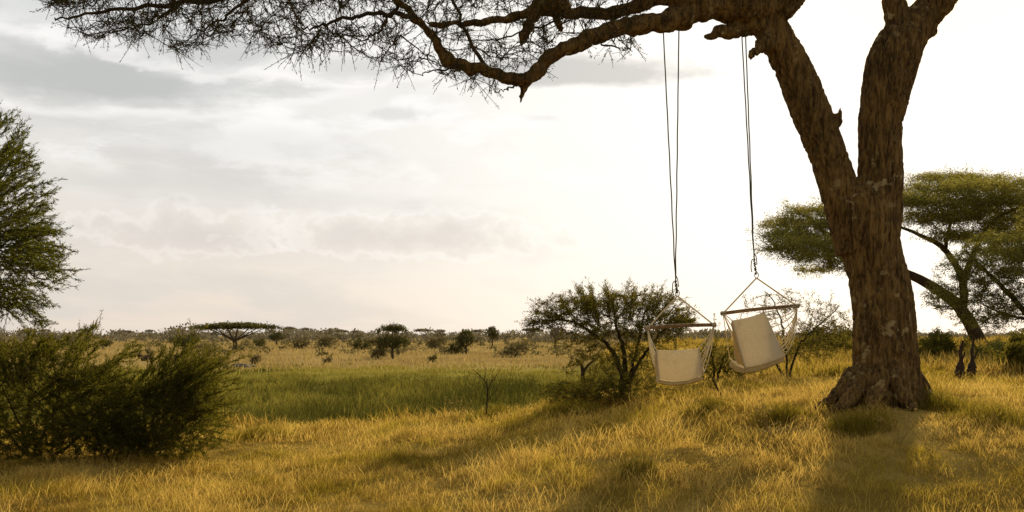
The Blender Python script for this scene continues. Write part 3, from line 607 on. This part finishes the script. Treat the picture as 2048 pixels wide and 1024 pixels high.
# ---------------------------------------------------------------- far trees
def proto(kind,seed):
    global rng
    sv=rng; rng=np.random.default_rng(seed)
    tb=MB(); cb=MB()
    if kind in('umbrella','tiered','loose'):
        h={'umbrella':.72,'tiered':.6,'loose':.5}[kind]
        Q=spline([[0,0,-.3],[.1,0,1.2],[-.1,0,2.2]],10); tb.tube(Q,np.linspace(.34,.26,10),8)
        seeds=[Q[5:]]
        nl=7
        for i in range(nl):
            a=i/nl*6.283+rng.normal()*.2; r=(2.6+1.2*rng.random())*(1 if kind!='loose' else .7)
            z=5.0*h/.72+.4*rng.random()
            q=spline([[-.1,0,2.1],[math.cos(a)*r*.4,math.sin(a)*r*.4,3.3*h/.72],[math.cos(a)*r,math.sin(a)*r,z]],10); tb.tube(q,np.linspace(.16,.05,10),6); seeds.append(q[3:])
        def disc(n,R_,z,t):
            a=rng.random(n)*6.283; r=R_*np.sqrt(rng.random(n))*(.85+.25*np.sin(a*5+seed)); return np.stack([r*np.cos(a),r*np.sin(a),z+t*rng.normal(size=n)*(1-.5*r/R_)-.25*(r/R_)**2],-1)
        if kind=='umbrella': T=np.vstack([disc(170,5.0,5.35,.20),disc(70,3.3,5.75,.12)])
        elif kind=='tiered': T=np.vstack([disc(150,4.6,3.2,.45),disc(110,3.2,5.5,.25),disc(30,3.8,2.4,.3)])
        else: T=np.vstack([disc(100,3.6,4.2,.7),disc(60,3.2,3.2,.6),disc(40,2.0,5.4,.3)])
        if kind=='tiered':
            q=spline([[0,0,2],[.2,0,3.6],[0,0,5.4]],10); tb.tube(q,np.linspace(.2,.06,10),6); seeds.append(q)
        p=grow(np.vstack(seeds),T,.4,.08,.05); twigs(tb,p,.02,.02,.08,4)
        C,D=leafpts(p,{'umbrella':9000,'tiered':8000,'loose':4200}[kind],.20,.35,.15); C[:,2]+=.05; cb.leaves(C,D,.30*(.6+.8*rng.random(len(C))),.15)
    else:
        seeds=[]
        for i in range(6):
            a=i/6*6.283; q=spline([[0,0,-.2],[math.cos(a)*.8,math.sin(a)*.8,1.4],[math.cos(a)*2.2,math.sin(a)*2.2,2.6+rng.random()]],8); tb.tube(q,np.linspace(.14,.04,8),5); seeds.append(q[2:])
        r=rng.normal(size=(240,3)); r/=np.linalg.norm(r,axis=1)[:,None]; r*=(.35+.65*rng.random(240)[:,None]); T=r*[4.2,4.2,2.6]+[0,0,2.2]; T[:,2]*=.45+1.1*vn(T[:,0]*.5+seed,T[:,1]*.5); T=T[T[:,2]>.1]
        p=grow(np.vstack(seeds),T,.4,.08,.05); twigs(tb,p,.02,.015,.06,4)
        C,D=leafpts(p,4600,.22,.2,.15); cb.leaves(C,D,.34*(.6+.8*rng.random(len(C))),.15)
    rng=sv
    return tb,cb
SIZE={'umbrella':(10.2,6.0),'tiered':(9.4,5.9),'loose':(7.6,5.9),'bush':(8.6,5.2)}
PR={}
for kd,ns_ in (('umbrella',2),('tiered',2),('loose',3),('bush',4)):
    PR[kd]=[[proto(kd,11+i*7+len(kd)),None] for i in range(ns_)]
def far_tree(px,pyb,wpx,hpx,kind,label,var=0,depth=None):
    Y=depth or 3.2*F/(pyb-HOR)
    g=ground(px,Y); g[2]-=.05
    pr=PR[kind][var%len(PR[kind])]
    isb=kind=='bush'
    root=thing('savanna_bush' if isb else 'savanna_tree',label,'bush' if isb else 'tree',(0,0,0),'far bushes on the plain' if isb else 'far trees on the plain')
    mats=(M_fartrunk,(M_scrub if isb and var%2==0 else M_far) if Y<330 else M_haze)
    if pr[1] is None:
        a=pr[0][0].build('stems' if isb else 'trunk',M_fartrunk,root); c=pr[0][1].build('foliage' if isb else 'crown',M_far,root,False); pr[1]=(a,c); parts=(a,c)
    else:
        parts=[]
        for s in pr[1]:
            d=s.copy(); col.objects.link(d); d.parent=root; parts.append(d)
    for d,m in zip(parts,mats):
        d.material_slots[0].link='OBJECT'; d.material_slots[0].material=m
    w0,h0=SIZE[kind]; root.location=tuple(g); root.rotation_euler=(0,0,rng.random()*6.28); sx=wpx/F*Y/w0
    root.scale=(sx,sx,hpx/F*Y/h0)
FT=[
(470,701,172,55,'umbrella','widest dark umbrella-shaped acacia on the far plain, left of centre',0),
(785,718,86,68,'tiered','two-tiered acacia on the far plain, right of the widest umbrella tree',0),
(932,708,54,48,'loose','loose-crowned tree on the plain between the two-tiered acacia and round bush',0),
(1030,714,64,34,'bush','pale rounded bush on the plain left of the spreading bush',0),
(985,692,30,40,'loose','slim small-topped tree rising just left of the pale rounded bush',1),
(370,698,66,36,'bush','bushy thicket immediately left of the widest umbrella tree',1),
(145,698,44,26,'bush','dark low bush on the plain above the broad thorn bush',2),
(212,694,30,20,'bush','small bush on the plain, second from the left edge',3),
(553,690,40,26,'loose','small leafy tree under the right end of the widest umbrella tree',2),
(520,694,30,20,'bush','small bush beside the trunk of the widest umbrella tree, to its right',1),
(600,698,44,24,'bush','rounded bush on the plain, midway between umbrella and two-tiered trees, left one',2),
(652,695,50,26,'bush','rounded bush on the plain, midway between umbrella and two-tiered trees, right one',0),
(725,700,60,28,'bush','wide bush touching the left side of the two-tiered acacia',3),
(757,718,44,30,'bush','dense dark bush at the left foot of the two-tiered acacia',2),
(872,698,50,28,'bush','bush on the plain right of the two-tiered acacia, nearest to it',0),
(912,708,46,30,'bush','bush leaning against the left of the loose-crowned tree',3),
(510,727,26,22,'bush','little bush on the near plain below the widest umbrella tree',0),
(655,728,24,18,'bush','little bush on the near plain below the gap right of the umbrella tree',2),
(865,724,22,18,'bush','little bush on the near plain below and right of the two-tiered acacia',1),
(168,680,30,22,'umbrella','hazy flat-topped tree on the horizon above the dark low bush',1),
(250,679,36,18,'umbrella','hazy wide low tree on the horizon left of the thicket, left one',0),
(300,680,30,20,'tiered','hazy tree on the horizon left of the thicket, right one',1),
(345,681,26,22,'loose','hazy tree on the horizon poking above the thicket',0),
(578,680,28,26,'umbrella','hazy flat-topped tree just right of the widest umbrella crown',0),
(612,680,30,24,'tiered','hazy tree on the horizon, second right of the widest umbrella crown',1),
(640,679,22,16,'loose','hazy tree on the horizon, third right of the widest umbrella crown',1),
(682,680,32,20,'umbrella','hazy flat-topped tree on the horizon left of the two-tiered acacia, farther one',1),
(718,680,30,19,'loose','hazy tree on the horizon left of the two-tiered acacia, nearer one',2),
(848,681,36,23,'umbrella','hazy flat-topped tree on the horizon right of the two-tiered acacia',0),
(882,680,28,20,'tiered','hazy tree above the bush right of the two-tiered acacia',0),
(955,680,26,20,'umbrella','hazy flat-topped tree between the loose-crowned and slim trees',1),
(1062,684,38,28,'umbrella','hazy flat-topped tree above right of the pale rounded bush',1),
(1112,688,40,34,'loose','sparse tree left of the spreading bush, partly hidden by its tips',1),
(90,679,32,20,'tiered','hazy tree on the horizon beside the thorn tree, left edge',1),
(50,680,30,20,'umbrella','hazy flat-topped tree on the horizon, first from the left edge',0),
(1010,681,24,18,'bush','tiny hazy bush on the horizon above the pale rounded bush',0),
(430,680,24,18,'loose','hazy tree behind the left end of the widest umbrella crown',2),
]
for t in FT: far_tree(*t)
for px,Y,w,h,kd,lab,v in ((1625,120,60,40,'loose','hazy tree left of the large trunk, behind the rounded bush',0),(1900,130,60,34,'umbrella','distant flat-topped tree seen right of the large trunk, low on the horizon',1),(2015,140,56,30,'tiered','distant tree at the far right horizon under the thin acacia',1),(1850,160,40,26,'loose','distant pale tree touching the right side of the large trunk',1),(1445,150,50,30,'umbrella','distant flat-topped tree seen between the two hanging chairs',0)):
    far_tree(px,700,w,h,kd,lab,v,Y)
b=MB(); Cs=[];
for i in range(900):
    Y=400+680*rng.random(); x=(rng.random()*2-1)*.62*Y; z=float(H(x,Y)); w=2.5+5*rng.random(); h=2.6+3.6*rng.random()**2+(4.0*rng.random() if rng.random()<.2 else 0)
    n=60; r=rng.normal(size=(n,3)); r/=np.linalg.norm(r,axis=1)[:,None]; r*=rng.random(n)[:,None]**.4
    fl=.2 if rng.random()<.5 or h>6.5 else .45
    C=r*[w,w,h*fl]+[x,Y,z+h*(1-fl)]; C[:,2]=np.maximum(C[:,2],z+.2); Cs.append(C)
    if fl<.3: Cs.append(np.array([[x,Y,z+h*q] for q in np.linspace(.1,.8,6)])+rng.normal(size=(6,3))*.3)
C=np.vstack(Cs); b.leaves(C,rng.normal(size=C.shape),1.5,.9)
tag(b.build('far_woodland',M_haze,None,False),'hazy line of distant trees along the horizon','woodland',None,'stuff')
for px,pyb,wpx,lab in ((275,716,60,'bleached fallen log on the plain left of the widest umbrella tree'),(300,722,36,'short fallen log just below the longer bleached log')):
    Y=3.2*F/(pyb-HOR); g=ground(px,Y); w=wpx/F*Y; b=MB()
    b.tube(spline([g+[-w/2,0,.15],g+[-w*.1,.3,.35],g+[w*.25,.1,.25],g+[w/2,0,.5]],14),np.linspace(.28,.1,14),8,True); b.tube(spline([g+[0,.2,.3],g+[w*.1,0,.9],g+[w*.2,0,1.2]],8),np.linspace(.12,.05,8),6,True)
    tag(b.build('fallen_log',M_deadwood),lab,'log')
for px,pyb,s,lab in ((482,734,.7,'dark low rock on the plain edge below the umbrella tree, larger one'),(455,735,.5,'dark low rock on the plain edge below the umbrella tree, smaller left one'),(500,733,.4,'dark low rock on the plain edge, rightmost of the three')):
    Y=3.2*F/(pyb-HOR); g=ground(px,Y); u=np.linspace(0,np.pi,9); v=np.linspace(0,2*np.pi,14,endpoint=False); V=[]
    for a in u:
        for c in v:
            p=Vector((math.sin(a)*math.cos(c),math.sin(a)*math.sin(c),math.cos(a))); k=1+.35*noise.noise(p*1.7+Vector((px,0,0))); V.append(g+np.array([p.x*s*1.5*k,p.y*s*k,p.z*s*.55*k]))
    i=np.arange(8)[:,None]*14; j=np.arange(14)[None]; Q=np.stack([i+j,i+14+j,i+14+(j+1)%14,i+(j+1)%14],-1).reshape(-1,4); b=MB(); b.add(V,Q); tag(b.build('rock',M_rock),lab,'rock')

# ---------------------------------------------------------------- sky
w=bpy.data.worlds.new('World'); scn.world=w; w.use_nodes=True; nt=w.node_tree; nt.nodes.clear()
out=nt.nodes.new('ShaderNodeOutputWorld'); bg=nt.nodes.new('ShaderNodeBackground'); L(nt,bg.outputs[0],out.inputs[0])
tc=nt.nodes.new('ShaderNodeTexCoord'); gen=tc.outputs['Generated']; sp=nt.nodes.new('ShaderNodeSeparateXYZ'); L(nt,gen,sp.inputs[0]); X,Yy,Z=sp.outputs
m=lambda *a: math_(nt,*a)
az=m('ARCTAN2',X,Yy); hyp=m('SQRT',m('ADD',m('MULTIPLY',X,X),m('MULTIPLY',Yy,Yy))); el=m('ARCTAN2',Z,hyp)
dt=nt.nodes.new('ShaderNodeVectorMath'); dt.operation='DOT_PRODUCT'; L(nt,gen,dt.inputs[0]); dt.inputs[1].default_value=tuple(SUN)
ang=m('ARCCOSINE',m('MINIMUM',dt.outputs['Value'],.99999))
cmb=nt.nodes.new('ShaderNodeCombineXYZ'); L(nt,m('MULTIPLY',az,1.0),cmb.inputs[0]); L(nt,m('MULTIPLY',el,2.6),cmb.inputs[1])
ns=noise_(nt,cmb.outputs[0],7,9,.6,.2); nf=noise_(nt,scaled(nt,cmb.outputs[0],(1,.5,1)),26,8,.55,.15); nl=noise_(nt,scaled(nt,cmb.outputs[0],(.65,.95,1)),6.5,8,.57,.15)
front=mixc(nt,maprange(nt,el,.0,.28),(.82,.72,.635),(.80,.79,.755))
front=mixc(nt,maprange(nt,el,.30,.9),front,(.38,.41,.45))
base=mixc(nt,maprange(nt,ang,.78,1.8),front,(.36,.345,.32))
base=mixc(nt,maprange(nt,ang,.20,.78,1,0),base,(1.06,1.015,.94))
lay=m('MULTIPLY',maprange(nt,nl,.46,.64),maprange(nt,ang,.30,.74,.0,.65))
base=mixc(nt,lay,base,(.65,.625,.595))
wh=m('MULTIPLY',maprange(nt,ns,.47,.60),m('MULTIPLY',maprange(nt,el,.10,.2),maprange(nt,el,.36,.28)))
base=mixc(nt,m('MULTIPLY',wh,.85),base,(1.0,.975,.94))
def cloud(c,px,py,rx,ry,colr,op,soft=.5,flat=0,nz=None,amp=1.3,rimk=.3):
    a0=math.atan((px-1024)/F); e0=math.atan((HOR-py)/F*math.cos(a0)); ra=rx/F*math.cos(a0)**2; re=ry/F
    dx=m('DIVIDE',m('SUBTRACT',az,a0),ra); dy=m('DIVIDE',m('SUBTRACT',el,e0),re)
    if flat: dy=m('MAXIMUM',dy,m('MULTIPLY',dy,-flat)) 
    d=m('SQRT',m('ADD',m('MULTIPLY',dx,dx),m('MULTIPLY',dy,dy)))
    v=m('ADD',m('SUBTRACT',1.0,d),m('MULTIPLY',m('SUBTRACT',nz or nf,.5),amp))
    k=maprange(nt,v,0,soft)
    if rimk:
        rim=m('MULTIPLY',maprange(nt,v,-.2,.05),maprange(nt,v,.35,.05))
        c=mixc(nt,m('MULTIPLY',rim,rimk),c,(1.04,1.0,.96))
    return mixc(nt,m('MULTIPLY',k,op),c,colr)
base=cloud(base,200,25,420,70,(.65,.66,.64),.75,.9,0,nl,2.2,0)
base=cloud(base,150,150,560,70,(.53,.53,.505),.9,.9,1.2,nl,2.0,.5)
base=cloud(base,430,100,280,60,(.60,.595,.57),.8,.7,1.2,ns,2.6,.5)
base=cloud(base,700,140,180,40,(.67,.655,.625),.7,.6,1.2,ns,2.6,.5)
base=cloud(base,1150,150,330,52,(.58,.56,.525),.9,.55,1.8,ns,2.0,.3)
base=cloud(base,790,228,110,20,(.70,.685,.655),.7,1.0,0,nf,3.0,0)
base=cloud(base,1088,236,60,11,(.78,.76,.74),.6,1.0,0,nf,3.0,0)
base=cloud(base,560,490,640,60,(.74,.68,.635),.6,1.0,0,ns,2.2,0)
base=cloud(base,400,474,200,56,(.68,.62,.58),.7,1.0,1.5,nf,2.6,.22)
base=cloud(base,820,478,310,58,(.70,.64,.595),.72,1.0,1.5,nf,2.6,.25)
base=cloud(base,230,365,420,36,(.69,.665,.63),.65,.9,0,nl,2.2,0)
base=cloud(base,640,400,420,30,(.74,.70,.665),.55,.9,0,nl,2.2,0)
base=cloud(base,500,290,420,40,(.80,.78,.75),.6,.9,0,ns,2.2,0)
base=mixc(nt,maprange(nt,ang,.19,.02),base,(1.5,1.20,.78))
sky=nt.nodes.new('ShaderNodeTexSky'); sky.sky_type='NISHITA'; sky.sun_disc=False; sky.sun_elevation=SEL; sky.sun_rotation=SAZ
mulv=nt.nodes.new('ShaderNodeVectorMath'); mulv.operation='SCALE'; L(nt,sky.outputs[0],mulv.inputs[0]); mulv.inputs['Scale'].default_value=.1
mulb=nt.nodes.new('ShaderNodeVectorMath'); mulb.operation='SCALE'; L(nt,base,mulb.inputs[0]); mulb.inputs['Scale'].default_value=9.5
ad=nt.nodes.new('ShaderNodeVectorMath'); ad.operation='ADD'; L(nt,mulv.outputs[0],ad.inputs[0]); L(nt,mulb.outputs[0],ad.inputs[1])
L(nt,ad.outputs[0],bg.inputs[0]); bg.inputs[1].default_value=.1
sl=bpy.data.lights.new('sun','SUN'); sl.energy=5; sl.angle=R(2.4); sl.color=(1,.81,.47)
so=bpy.data.objects.new('sun',sl); col.objects.link(so); so.rotation_euler=Vector(SUN).to_track_quat('Z','Y').to_euler(); so.location=(20,60,40)
cam=bpy.data.cameras.new('camera'); cam.lens=35; cam.sensor_width=36; cam.shift_y=(HOR-512)/2048.; cam.clip_end=8000; cam.clip_start=.1
co=bpy.data.objects.new('camera',cam); col.objects.link(co); co.location=(0,0,CZ); co.rotation_euler=(R(90),0,0); scn.camera=co
scn.view_settings.view_transform='Standard'; scn.view_settings.look='None'; scn.view_settings.exposure=0
